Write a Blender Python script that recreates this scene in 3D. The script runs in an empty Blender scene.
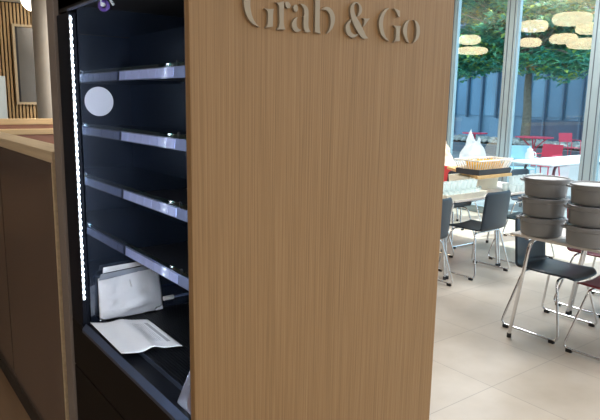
import bpy, bmesh, math, random
import numpy as np
from mathutils import Vector, Matrix
from mathutils.geometry import tessellate_polygon
random.seed(7)
SC = bpy.context.scene
COL = SC.collection

# ---------------------------------------------------------------- camera
cam_data = bpy.data.cameras.new('camera')
cam = bpy.data.objects.new('camera', cam_data)
COL.objects.link(cam)
yaw, pitch, roll = 0.65283745, -0.17863462, 0.01736978
F = Vector((math.sin(yaw)*math.cos(pitch), math.cos(yaw)*math.cos(pitch), math.sin(pitch)))
R0 = Vector((math.cos(yaw), -math.sin(yaw), 0)); U0 = R0.cross(F)
R = R0*math.cos(roll) + U0*math.sin(roll); U = R.cross(F)
cam.matrix_world = Matrix(((R.x, U.x, -F.x, 0), (R.y, U.y, -F.y, 0), (R.z, U.z, -F.z, 1.6), (0, 0, 0, 1)))
cam_data.sensor_width = 36; cam_data.lens = 595.9/600*36
cam_data.clip_start = 0.05; cam_data.clip_end = 200
SC.camera = cam

# ---------------------------------------------------------------- exposure, sky, sun, added unseen fill lights
SC.view_settings.view_transform = 'Standard'
SC.view_settings.look = 'None'
SC.view_settings.gamma = 1
SC.view_settings.use_curve_mapping = False
SC.view_settings.exposure = 0.0
W = bpy.data.worlds.new('sky'); SC.world = W; W.use_nodes = True
bg = W.node_tree.nodes['Background']
bg.inputs[0].default_value = (0.62, 0.82, 1.0, 1); bg.inputs[1].default_value = 3.0
sun_d = bpy.data.lights.new('sun', 'SUN'); sun = bpy.data.objects.new('sun', sun_d); COL.objects.link(sun)
sun_d.energy = 9.0; sun_d.angle = math.radians(0.6); sun_d.color = (1, .96, .9)
sun.rotation_euler = Vector((-0.46, 0.10, -0.88)).to_track_quat('-Z', 'Y').to_euler()

def area(name, loc, target, sx, sy, power, color):
    d = bpy.data.lights.new(name, 'AREA'); d.shape = 'RECTANGLE'; d.size = sx; d.size_y = sy
    d.energy = power; d.color = color
    o = bpy.data.objects.new(name, d); COL.objects.link(o); o.location = loc
    o.rotation_euler = (Vector(target)-Vector(loc)).to_track_quat('-Z', 'Y').to_euler()
    return o
area('added_fill_light', (-0.3, -2.6, 3.44), (-0.3, -2.6, 0), 2.4, 1.2, 130, (1, .94, .87))  # unseen, added behind the camera to brighten the oak panel
area('added_fill_light', (3.2, -2.2, 3.44), (3.2, -2.2, 0), 2.4, 1.2, 70, (.98, .96, .95))  # unseen, added for the right part of the oak panel
area('added_fill_light', (4.6, 0.6, 3.44), (4.6, 0.6, 0), 1.6, 1.6, 150, (.95, .97, 1))  # unseen, added to brighten tables, floor and chairs
area('added_fill_light', (5.6, 3.9, 3.44), (5.6, 3.9, 0), 1.6, 1.0, 150, (.95, .97, 1))  # unseen, added to brighten the cup tables
area('added_fill_light', (-2.2, 2.6, 3.44), (-2.2, 2.6, 0), 1.2, 2.0, 40, (1, .88, .74))  # unseen fill added over the left aisle
area('added_fill_light', (4.3, 10.6, 3.44), (4.3, 10.6, 0), 1.2, 1.0, 165, (1, .88, .74))  # unseen, added to brighten slat wall and column

# ---------------------------------------------------------------- materials
def new_mat(name):
    m = bpy.data.materials.new(name); m.use_nodes = True
    return m, m.node_tree, m.node_tree.nodes['Principled BSDF']
def mat(name, c, rough=.5, metal=0.0, var=.08, scale=6.0, spec=.5, bump=0.0, bscale=40, coat=0.0, trans=0.0, ior=1.45):
    """principled surface with a little procedural unevenness of its own colour"""
    m, nt, b = new_mat(name)
    tc = nt.nodes.new('ShaderNodeTexCoord'); nz = nt.nodes.new('ShaderNodeTexNoise')
    nz.inputs['Scale'].default_value = scale; nz.inputs['Detail'].default_value = 4
    nt.links.new(tc.outputs['Object'], nz.inputs['Vector'])
    rp = nt.nodes.new('ShaderNodeValToRGB')
    rp.color_ramp.elements[0].position = .3; rp.color_ramp.elements[1].position = .7
    rp.color_ramp.elements[0].color = tuple(x*(1-var) for x in c)+(1,)
    rp.color_ramp.elements[1].color = tuple(min(1, x*(1+var)) for x in c)+(1,)
    nt.links.new(nz.outputs['Fac'], rp.inputs['Fac']); nt.links.new(rp.outputs['Color'], b.inputs['Base Color'])
    b.inputs['Roughness'].default_value = rough; b.inputs['Metallic'].default_value = metal
    b.inputs['Specular IOR Level'].default_value = spec; b.inputs['Coat Weight'].default_value = coat
    b.inputs['Transmission Weight'].default_value = trans; b.inputs['IOR'].default_value = ior
    if bump:
        n2 = nt.nodes.new('ShaderNodeTexNoise'); n2.inputs['Scale'].default_value = bscale
        nt.links.new(tc.outputs['Object'], n2.inputs['Vector'])
        bp = nt.nodes.new('ShaderNodeBump'); bp.inputs['Strength'].default_value = bump; bp.inputs['Distance'].default_value = .01
        nt.links.new(n2.outputs['Fac'], bp.inputs['Height']); nt.links.new(bp.outputs['Normal'], b.inputs['Normal'])
    return m
def wood(name, c0, c1, c2, sx=150, sz=2.2, rough=.5, axis='z', spec=.4):
    """straight-grained oak veneer: noise stretched along the grain"""
    m, nt, b = new_mat(name)
    tc = nt.nodes.new('ShaderNodeTexCoord'); mp = nt.nodes.new('ShaderNodeMapping')
    mp.inputs['Scale'].default_value = {'z': (sx, sx, sz), 'y': (sx, sz, sx), 'x': (sz, sx, sx)}[axis]
    nt.links.new(tc.outputs['Object'], mp.inputs['Vector'])
    nz = nt.nodes.new('ShaderNodeTexNoise'); nz.inputs['Scale'].default_value = 1; nz.inputs['Detail'].default_value = 5; nz.inputs['Roughness'].default_value = .65
    nt.links.new(mp.outputs['Vector'], nz.inputs['Vector'])
    rp = nt.nodes.new('ShaderNodeValToRGB')
    e = rp.color_ramp.elements; e[0].position = .30; e[1].position = .72
    e[0].color = c0+(1,); e[1].color = c2+(1,); k = e.new(.5); k.color = c1+(1,)
    nt.links.new(nz.outputs['Fac'], rp.inputs['Fac']); nt.links.new(rp.outputs['Color'], b.inputs['Base Color'])
    b.inputs['Roughness'].default_value = rough; b.inputs['Specular IOR Level'].default_value = spec
    bp = nt.nodes.new('ShaderNodeBump'); bp.inputs['Strength'].default_value = .12; bp.inputs['Distance'].default_value = .002
    nt.links.new(nz.outputs['Fac'], bp.inputs['Height']); nt.links.new(bp.outputs['Normal'], b.inputs['Normal'])
    return m
def emit(name, c, s):
    m, nt, b = new_mat(name)
    b.inputs['Base Color'].default_value = c+(1,)
    b.inputs['Emission Color'].default_value = c+(1,); b.inputs['Emission Strength'].default_value = s
    return m
def pane_glass(name, tint, refl, rough=0.0, rcol=(1, 1, 1)):
    """thin clear sheet: lets light straight through and mirrors a fixed share of it"""
    m, nt, b = new_mat(name); nt.nodes.remove(b)
    out = nt.nodes['Material Output']
    t = nt.nodes.new('ShaderNodeBsdfTransparent'); t.inputs[0].default_value = tint+(1,)
    g = nt.nodes.new('ShaderNodeBsdfGlossy'); g.inputs['Roughness'].default_value = rough; g.inputs[0].default_value = rcol+(1,)
    x = nt.nodes.new('ShaderNodeMixShader'); x.inputs[0].default_value = refl
    nt.links.new(t.outputs[0], x.inputs[1]); nt.links.new(g.outputs[0], x.inputs[2]); nt.links.new(x.outputs[0], out.inputs['Surface'])
    return m
def film(name, c, clear, rough=.25):
    """thin milky plastic: part clear, part scattering, a little gloss"""
    m, nt, b = new_mat(name); out = nt.nodes['Material Output']
    b.inputs['Base Color'].default_value = c+(1,); b.inputs['Roughness'].default_value = rough
    t = nt.nodes.new('ShaderNodeBsdfTransparent'); x = nt.nodes.new('ShaderNodeMixShader')
    tl = nt.nodes.new('ShaderNodeBsdfTranslucent'); tl.inputs[0].default_value = c+(1,)
    x2 = nt.nodes.new('ShaderNodeMixShader'); x2.inputs[0].default_value = .45
    nt.links.new(b.outputs[0], x2.inputs[1]); nt.links.new(tl.outputs[0], x2.inputs[2])
    x.inputs[0].default_value = clear
    nt.links.new(x2.outputs[0], x.inputs[1]); nt.links.new(t.outputs[0], x.inputs[2]); nt.links.new(x.outputs[0], out.inputs['Surface'])
    return m
def floor_tile(name, c0, c1, joint, tile):
    m, nt, b = new_mat(name)
    tc = nt.nodes.new('ShaderNodeTexCoord'); mp = nt.nodes.new('ShaderNodeMapping')
    mp.inputs['Location'].default_value = (-2.85, -1.87, 0)
    nt.links.new(tc.outputs['Object'], mp.inputs['Vector'])
    br = nt.nodes.new('ShaderNodeTexBrick'); br.offset = 0; br.inputs['Scale'].default_value = 1
    br.inputs['Brick Width'].default_value = tile; br.inputs['Row Height'].default_value = tile
    br.inputs['Mortar Size'].default_value = .0035; br.inputs['Mortar Smooth'].default_value = .3
    br.inputs['Bias'].default_value = 0
    br.inputs['Color1'].default_value = c0+(1,); br.inputs['Color2'].default_value = c1+(1,); br.inputs['Mortar'].default_value = joint+(1,)
    nt.links.new(mp.outputs['Vector'], br.inputs['Vector'])
    nz = nt.nodes.new('ShaderNodeTexNoise'); nz.inputs['Scale'].default_value = 2.2; nz.inputs['Detail'].default_value = 6
    nt.links.new(tc.outputs['Object'], nz.inputs['Vector'])
    rp = nt.nodes.new('ShaderNodeValToRGB'); rp.color_ramp.elements[0].position = .3; rp.color_ramp.elements[1].position = .72
    rp.color_ramp.elements[0].color = (.74, .71, .67, 1); rp.color_ramp.elements[1].color = (1, 1, 1, 1)
    nt.links.new(nz.outputs['Fac'], rp.inputs['Fac'])
    mx = nt.nodes.new('ShaderNodeMix'); mx.data_type = 'RGBA'; mx.blend_type = 'MULTIPLY'; mx.inputs['Factor'].default_value = 1
    nt.links.new(br.outputs['Color'], mx.inputs['A']); nt.links.new(rp.outputs['Color'], mx.inputs['B'])
    nt.links.new(mx.outputs['Result'], b.inputs['Base Color'])
    b.inputs['Roughness'].default_value = .34; b.inputs['Specular IOR Level'].default_value = .5
    return m

M = {}
M['oak'] = wood('oak_veneer', (.235, .139, .061), (.315, .190, .087), (.385, .242, .120), 270, 2.2, rough=.55)
M['oak_edge'] = wood('oak_edge', (.10, .06, .035), (.13, .08, .05), (.16, .10, .06), 95, 1.6)
M['letter'] = mat('letter_paint', (.37, .315, .235), .55, var=.03)
M['black_metal'] = mat('black_powder_coat', (.012, .013, .017), .38, var=.15)
M['base_black'] = mat('black_base_panel', (.006, .0045, .004), .55, spec=.25, var=.2)
M['side_grey'] = mat('cabinet_side_laminate', (.23, .195, .175), .5, var=.1)
M['inner_panel'] = mat('blue_grey_inner_panel', (.07, .095, .15), .5, var=.05)
M['upright'] = mat('dark_upright', (.006, .008, .015), .5, var=.1, spec=.2)
M['liner'] = mat('dark_liner', (.010, .018, .038), .35, var=.1)
M['rail'] = mat('price_rail_plastic', (.22, .27, .44), .14, var=.06, scale=25, metal=.3)
M['card'] = mat('price_card', (.42, .50, .86), .16, var=.05, scale=40, coat=.6)
M['lip'] = mat('brushed_lip', (.09, .12, .20), .3, metal=.5)
M['deck'] = mat('ribbed_black_deck', (.004, .0045, .0065), .3, var=.2)
M['led'] = emit('led_cold_white', (.80, .90, 1.0), 20)
M['led_added'] = emit('led_added_cold_white', (.74, .86, 1.0), 640)  # strong glow of the unseen near strip, added to light the bag
def perforated(name, c, hole):
    m, nt, b = new_mat(name)
    tc = nt.nodes.new('ShaderNodeTexCoord'); mp = nt.nodes.new('ShaderNodeMapping'); mp.inputs['Rotation'].default_value = (0, math.radians(90), math.radians(90))
    nt.links.new(tc.outputs['Object'], mp.inputs['Vector'])
    br = nt.nodes.new('ShaderNodeTexBrick'); br.offset = .5; br.inputs['Scale'].default_value = 1
    br.inputs['Brick Width'].default_value = .03; br.inputs['Row Height'].default_value = .03; br.inputs['Mortar Size'].default_value = .011
    for k, v in (('Color1', hole), ('Color2', hole), ('Mortar', c)): br.inputs[k].default_value = v+(1,)
    nt.links.new(mp.outputs['Vector'], br.inputs['Vector']); nt.links.new(br.outputs['Color'], b.inputs['Base Color']); b.inputs['Roughness'].default_value = .4
    return m
M['perf'] = perforated('perforated_back_panel', (.012, .020, .04), (.002, .003, .006))
M['led_tape'] = mat('led_tape', (.6, .65, .7), .4)
M['sticker'] = mat('white_sticker', (.62, .64, .74), .6, var=.02)
M['paper'] = mat('white_paper_bag', (.78, .79, .83), .75, var=.05, bump=.8, bscale=22)
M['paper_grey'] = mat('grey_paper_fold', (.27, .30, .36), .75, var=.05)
M['purple'] = mat('purple_plastic', (.10, .05, .25), .4)
M['white_plastic'] = mat('white_plastic', (.8, .8, .8), .45)
M['teal_glass'] = pane_glass('shelf_glass_edge', (.30, .55, .52), .12, .05)
M['acrylic'] = film('clear_acrylic', (.62, .66, .78), .55, .06)
M['red_card'] = mat('red_card', (.35, .04, .05), .5)
M['part_brown'] = wood('brown_laminate', (.115, .082, .070), (.14, .10, .083), (.165, .12, .098), 14, .8, rough=.22, spec=.7)
M['cap_wood'] = wood('pale_cap_wood', (.52, .40, .26), (.60, .47, .31), (.68, .54, .37), 60, 2, axis='y')
M['cap_wood_x'] = wood('pale_cap_wood_cross', (.50, .36, .20), (.58, .42, .24), (.66, .49, .29), 60, 2, axis='x')
M['upholstery'] = mat('dusty_pink_upholstery', (.33, .17, .125), .85, var=.08, bump=.2)
M['slat'] = wood('oak_slat', (.44, .28, .13), (.56, .37, .18), (.66, .45, .24), 30, 2)
M['slat_gap'] = mat('slat_backing', (.035, .024, .016), .9)
M['plaster'] = mat('pale_plaster', (.50, .485, .465), .8, var=.03)
M['ceiling'] = mat('ceiling_paint', (.70, .69, .66), .85, var=.02)
M['screen'] = mat('grey_screen', (.16, .15, .14), .22, var=.1, scale=1.5)
M['blue_board'] = mat('pale_blue_board', (.52, .62, .68), .6, var=.02)
M['globe'] = emit('globe_lamp_glass', (1.0, .90, .74), 5.0)
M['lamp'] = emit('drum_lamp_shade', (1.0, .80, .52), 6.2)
M['floor'] = floor_tile('beige_floor_tile', (.50, .445, .38), (.565, .505, .43), (.38, .34, .295), .62)
M['floor_brown'] = wood('aisle_floor_wood', (.17, .105, .06), (.21, .13, .075), (.25, .16, .095), 9, .8, rough=.35, axis='y')
M['alu'] = mat('window_frame_aluminium', (.31, .40, .44), .4, metal=.35, var=.03)
M['alu_dark'] = mat('window_gasket', (.07, .09, .11), .5)
M['glass'] = pane_glass('window_glass', (.86, .95, .965), .075)
M['chrome'] = mat('chrome_tube', (.72, .73, .75), .16, metal=1.0, var=.02)
M['glide'] = mat('black_rubber_glide', (.015, .015, .017), .6)
M['shell_black'] = mat('black_chair_shell', (.020, .032, .048), .38, var=.08)
M['shell_red'] = mat('maroon_chair_shell', (.20, .035, .045), .42, var=.08)
M['table_top'] = mat('table_laminate', (.60, .56, .52), .4, var=.03)
M['tub'] = mat('grey_plastic_tub', (.205, .208, .214), .42, var=.07, scale=9)
M['tub_lid'] = mat('pale_tub_lid', (.52, .52, .52), .35, var=.3, scale=90)
M['clear'] = film('clear_cup_plastic', (.80, .88, .88), .45, .08)
M['film'] = film('milky_plastic_film', (.80, .86, .90), .38, .3)
M['peach'] = film('peach_packaging', (.92, .74, .60), .1, .5)
M['cream'] = mat('cream_plastic', (.82, .79, .66), .45)
M['board'] = wood('warm_board', (.55, .33, .12), (.62, .39, .16), (.68, .45, .2), 40, 3, axis='y')
M['tray_black'] = mat('black_tray', (.035, .04, .05), .35)
M['slat_white'] = mat('white_basket_slats', (.82, .80, .76), .45)
M['yellow'] = mat('yellow_sticks', (.88, .50, .05), .55, var=.25, scale=60)
M['blue'] = mat('blue_bottle', (.02, .12, .55), .35)
M['red_paint'] = mat('red_powder_coat', (.62, .035, .085), .4, var=.06)
M['pale_blue'] = mat('pale_blue_powder_coat', (.36, .62, .72), .4, var=.05)
M['white_top'] = mat('white_table_top', (.85, .84, .82), .4, var=.02)
M['dark_leg'] = mat('dark_table_leg', (.04, .045, .055), .4)
M['paving'] = mat('pale_terrace_paving', (.20, .21, .22), .8, var=.06, scale=1.5)
M['concrete'] = mat('grey_planter_concrete', (.11, .14, .17), .8, var=.1)
M['cobble'] = mat('white_cobbles', (.33, .33, .31), .7, var=.5, scale=5)
M['soil'] = mat('planter_soil', (.10, .08, .06), .9)
M['bark'] = mat('grey_brown_bark', (.17, .145, .11), .85, var=.25, scale=14, bump=.5)
M['facade'] = mat('blue_grey_cladding', (.20, .31, .42), .5, var=.06, scale=.6)
M['facade_dark'] = mat('dark_plinth', (.07, .11, .17), .5, var=.1)
M['fac_glass'] = mat('facade_glass_panel', (.105, .21, .32), .12, var=.25, scale=.35, spec=.6)
M['fac_glass_light'] = mat('facade_glass_panel_light', (.17, .30, .42), .12, var=.2, scale=.35, spec=.6)
M['shell_red2'] = mat('bright_red_chair_shell', (.62, .06, .07), .42, var=.06)
M['fin'] = mat('facade_fin', (.10, .16, .23), .45)
M['fascia'] = mat('white_fascia', (.80, .84, .86), .6, var=.03)
def leaf_mat():
    m, nt, b = new_mat('magnolia_leaf'); out = nt.nodes['Material Output']
    at = nt.nodes.new('ShaderNodeVertexColor'); at.layer_name = 'leaf_tone'
    nt.links.new(at.outputs['Color'], b.inputs['Base Color']); b.inputs['Roughness'].default_value = .35
    tl = nt.nodes.new('ShaderNodeBsdfTranslucent'); nt.links.new(at.outputs['Color'], tl.inputs[0])
    x = nt.nodes.new('ShaderNodeMixShader'); x.inputs[0].default_value = .35
    nt.links.new(b.outputs[0], x.inputs[1]); nt.links.new(tl.outputs[0], x.inputs[2]); nt.links.new(x.outputs[0], out.inputs['Surface'])
    return m
M['leaf'] = leaf_mat()
def leaflet_mat():
    """white sheet; grey bar and rows of tiny grey text on its right half, by UV"""
    m, nt, b = new_mat('printed_leaflet')
    uv = nt.nodes.new('ShaderNodeUVMap'); uv.uv_map = 'sheet'; sp = nt.nodes.new('ShaderNodeSeparateXYZ')
    nt.links.new(uv.outputs[0], sp.inputs[0])
    def math_(op, a, bb):
        n = nt.nodes.new('ShaderNodeMath'); n.operation = op
        for i, v in enumerate((a, bb)):
            if isinstance(v, (int, float)): n.inputs[i].default_value = v
            else: nt.links.new(v, n.inputs[i])
        return n.outputs[0]
    u, v = sp.outputs[0], sp.outputs[1]
    def rng(x, a, bb): return math_('MULTIPLY', math_('GREATER_THAN', x, a), math_('LESS_THAN', x, bb))
    bar = math_('MULTIPLY', rng(u, .86, .92), rng(v, .14, .82))
    rows = math_('GREATER_THAN', math_('SINE', math_('MULTIPLY', u, 2*math.pi/.034), 0), .15)
    nz = nt.nodes.new('ShaderNodeTexNoise'); nz.inputs['Scale'].default_value = 60; nt.links.new(uv.outputs[0], nz.inputs['Vector'])
    txt = math_('MULTIPLY', math_('MULTIPLY', rows, rng(u, .62, .83)), math_('MULTIPLY', rng(v, .16, .78), math_('GREATER_THAN', nz.outputs['Fac'], .45)))
    mask = math_('MAXIMUM', math_('MULTIPLY', bar, .75), math_('MULTIPLY', txt, .7))
    mx = nt.nodes.new('ShaderNodeMix'); mx.data_type = 'RGBA'
    mx.inputs['A'].default_value = (.80, .81, .84, 1); mx.inputs['B'].default_value = (.25, .27, .30, 1)
    nt.links.new(mask, mx.inputs['Factor']); nt.links.new(mx.outputs['Result'], b.inputs['Base Color'])
    b.inputs['Roughness'].default_value = .7
    return m
M['leaflet'] = leaflet_mat()

# ---------------------------------------------------------------- mesh helpers
def world_of(o):
    m = Matrix.Identity(4)
    while o is not None:
        m = (Matrix.Translation(o.location) @ o.rotation_euler.to_matrix().to_4x4()) @ m; o = o.parent
    return m
class MB:
    """collects shapes in world space (or a thing's own space) and links them as ONE mesh object"""
    def __init__(s): s.bm = bmesh.new()
    def hull8(s, P):
        v = [s.bm.verts.new(p) for p in P]
        for f in ((0, 3, 2, 1), (4, 5, 6, 7), (0, 1, 5, 4), (1, 2, 6, 5), (2, 3, 7, 6), (3, 0, 4, 7)): s.bm.faces.new([v[i] for i in f])
        return s
    def box(s, x0, x1, y0, y1, z0, z1, bev=0.0):
        b = bmesh.new(); r = bmesh.ops.create_cube(b, size=1)
        for v in b.verts: v.co = Vector(((x0+x1)/2+v.co.x*(x1-x0), (y0+y1)/2+v.co.y*(y1-y0), (z0+z1)/2+v.co.z*(z1-z0)))
        if bev: bmesh.ops.bevel(b, geom=b.edges[:], offset=bev, segments=2, affect='EDGES', profile=.5)
        s.merge(b); return s
    def merge(s, b, mtx=None):
        if mtx is not None: bmesh.ops.transform(b, matrix=mtx, verts=b.verts)
        me = bpy.data.meshes.new('tmp'); b.to_mesh(me); b.free(); s.bm.from_mesh(me); bpy.data.meshes.remove(me)
    def lathe(s, prof, c=(0, 0, 0), seg=32, sy=1.0, caps=True):
        rings = []
        for r, z in prof:
            rings.append([s.bm.verts.new((c[0]+r*math.cos(2*math.pi*i/seg), c[1]+sy*r*math.sin(2*math.pi*i/seg), c[2]+z)) for i in range(seg)])
        for a, b in zip(rings, rings[1:]):
            for i in range(seg):
                j = (i+1) % seg; s.bm.faces.new((a[i], a[j], b[j], b[i]))
        if caps:
            s.bm.faces.new(list(reversed(rings[0]))); s.bm.faces.new(rings[-1])
        return s
    def tube(s, pts, r, seg=10, closed=False, r1=None):
        pts = [Vector(p) for p in pts]; n = len(pts); rings = []
        prev = None
        for i in range(n):
            if closed: t = (pts[(i+1) % n]-pts[i-1])
            else: t = pts[min(i+1, n-1)]-pts[max(i-1, 0)]
            t.normalize()
            if prev is None:
                a = Vector((0, 0, 1)) if abs(t.z) < .9 else Vector((1, 0, 0)); nrm = (a-t*a.dot(t)).normalized()
            else: nrm = (prev-t*prev.dot(t)).normalized()
            prev = nrm; bi = t.cross(nrm)
            rr = r if r1 is None else r+(r1-r)*i/(n-1)
            rings.append([s.bm.verts.new(pts[i]+nrm*rr*math.cos(2*math.pi*k/seg)+bi*rr*math.sin(2*math.pi*k/seg)) for k in range(seg)])
        m = n if closed else n-1
        for i in range(m):
            a, b = rings[i], rings[(i+1) % n]
            for k in range(seg):
                j = (k+1) % seg; s.bm.faces.new((a[k], a[j], b[j], b[k]))
        if not closed:
            s.bm.faces.new(list(reversed(rings[0]))); s.bm.faces.new(rings[-1])
        return s
    def prism(s, poly, axis, a, b):
        """polygon (two coordinates) extruded along an axis from a to b"""
        def mk(p, t): return {'y': (p[0], t, p[1]), 'x': (t, p[0], p[1]), 'z': (p[0], p[1], t)}[axis]
        t = bmesh.new()
        va = [t.verts.new(mk(p, a)) for p in poly]; vb = [t.verts.new(mk(p, b)) for p in poly]; n = len(poly)
        tri = tessellate_polygon([[Vector((p[0], p[1], 0)) for p in poly]])
        for q in tri:
            if len(set(q)) == 3:
                t.faces.new([va[k] for k in q]); t.faces.new([vb[k] for k in reversed(q)])
        for i in range(n):
            j = (i+1) % n; t.faces.new((va[j], va[i], vb[i], vb[j]))
        bmesh.ops.recalc_face_normals(t, faces=t.faces); s.merge(t); return s
    def grid(s, fn, nu, nv, uv=None):
        vs = [[s.bm.verts.new(fn(i/nu, j/nv)) for j in range(nv+1)] for i in range(nu+1)]
        lay = s.bm.loops.layers.uv.new(uv) if uv else None
        for i in range(nu):
            for j in range(nv):
                f = s.bm.faces.new((vs[i][j], vs[i+1][j], vs[i+1][j+1], vs[i][j+1]))
                if lay:
                    for l, (a, b) in zip(f.loops, ((i, j), (i+1, j), (i+1, j+1), (i, j+1))): l[lay].uv = (a/nu, b/nv)
        return s
    def build(s, name, m, parent=None, smooth=False, solid=0.0, sub=0, recalc=True, local=False):
        if recalc: bmesh.ops.recalc_face_normals(s.bm, faces=s.bm.faces)
        if parent is not None and not local: bmesh.ops.transform(s.bm, matrix=world_of(parent).inverted(), verts=s.bm.verts)
        me = bpy.data.meshes.new(name); s.bm.to_mesh(me); s.bm.free()
        me.materials.append(m if not isinstance(m, str) else M[m])
        if smooth:
            for p in me.polygons: p.use_smooth = True
            if smooth != 'all': 
                try: me.set_sharp_from_angle(angle=math.radians(40))
                except Exception: pass
        o = bpy.data.objects.new(name, me); COL.objects.link(o)
        if parent is not None: o.parent = parent
        if solid:
            md = o.modifiers.new('solid', 'SOLIDIFY'); md.thickness = solid; md.offset = 0
        if sub:
            md = o.modifiers.new('sub', 'SUBSURF'); md.levels = sub; md.render_levels = sub
        return o
def tag(o, label=None, cat=None, group=None, kind=None):
    if label: o['label'] = label
    if cat: o['category'] = cat
    if group: o['group'] = group
    if kind: o['kind'] = kind
    return o
def thing(name, label, cat, loc=(0, 0, 0), rz=0, group=None):
    o = bpy.data.objects.new(name, None); COL.objects.link(o); o.location = loc; o.rotation_euler = (0, 0, rz); o.empty_display_size = .05
    return tag(o, label, cat, group)
def struct(o): o['kind'] = 'structure'; return o
def copy_tree(o, parent=None):
    kids = [c for c in COL.objects if c.parent == o]
    c = o.copy(); COL.objects.link(c)
    if parent is not None: c.parent = parent
    for k in kids: copy_tree(k, c)
    return c
def dup(o, loc, rz, label, group=None):
    c = copy_tree(o); c.location = loc; c.rotation_euler = (0, 0, rz); c['label'] = label
    if group: c['group'] = group
    return c
def fillet(P, r, n=6, closed=False):
    P = [Vector(p) for p in P]; out = []; N = len(P)
    for i in range(N):
        if not closed and i in (0, N-1): out.append(P[i]); continue
        a, b, c = P[i-1], P[i], P[(i+1) % N]
        d1 = (a-b); d2 = (c-b); t = min(r, d1.length*.48, d2.length*.48)
        p, q = b+d1.normalized()*t, b+d2.normalized()*t
        for k in range(n+1):
            u = k/n; out.append(p*(1-u)**2+b*2*u*(1-u)+q*u*u)
    return out
def smooth_poly(P, n=4):
    """Catmull-Rom through the points, sharp corners kept"""
    N = len(P); V = [Vector((p[0], p[1])) for p in P]; T = []
    for i in range(N):
        a, b, c = V[i-1], V[i], V[(i+1) % N]
        d1, d2 = (b-a), (c-b)
        T.append(Vector((0, 0)) if d1.length < 1e-6 or d2.length < 1e-6 or d1.normalized().dot(d2.normalized()) < .72 else (d1.normalized()+d2.normalized()).normalized())
    out = []
    for i in range(N):
        p, q = V[i], V[(i+1) % N]; L = (q-p).length
        for k in range(n):
            u = k/n; h00 = 2*u**3-3*u*u+1; h10 = u**3-2*u*u+u; h01 = -2*u**3+3*u*u; h11 = u**3-u*u
            out.append(p*h00+T[i]*L*h10+q*h01+T[(i+1) % N]*L*h11)
    return [(v.x, v.y) for v in out]

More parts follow.
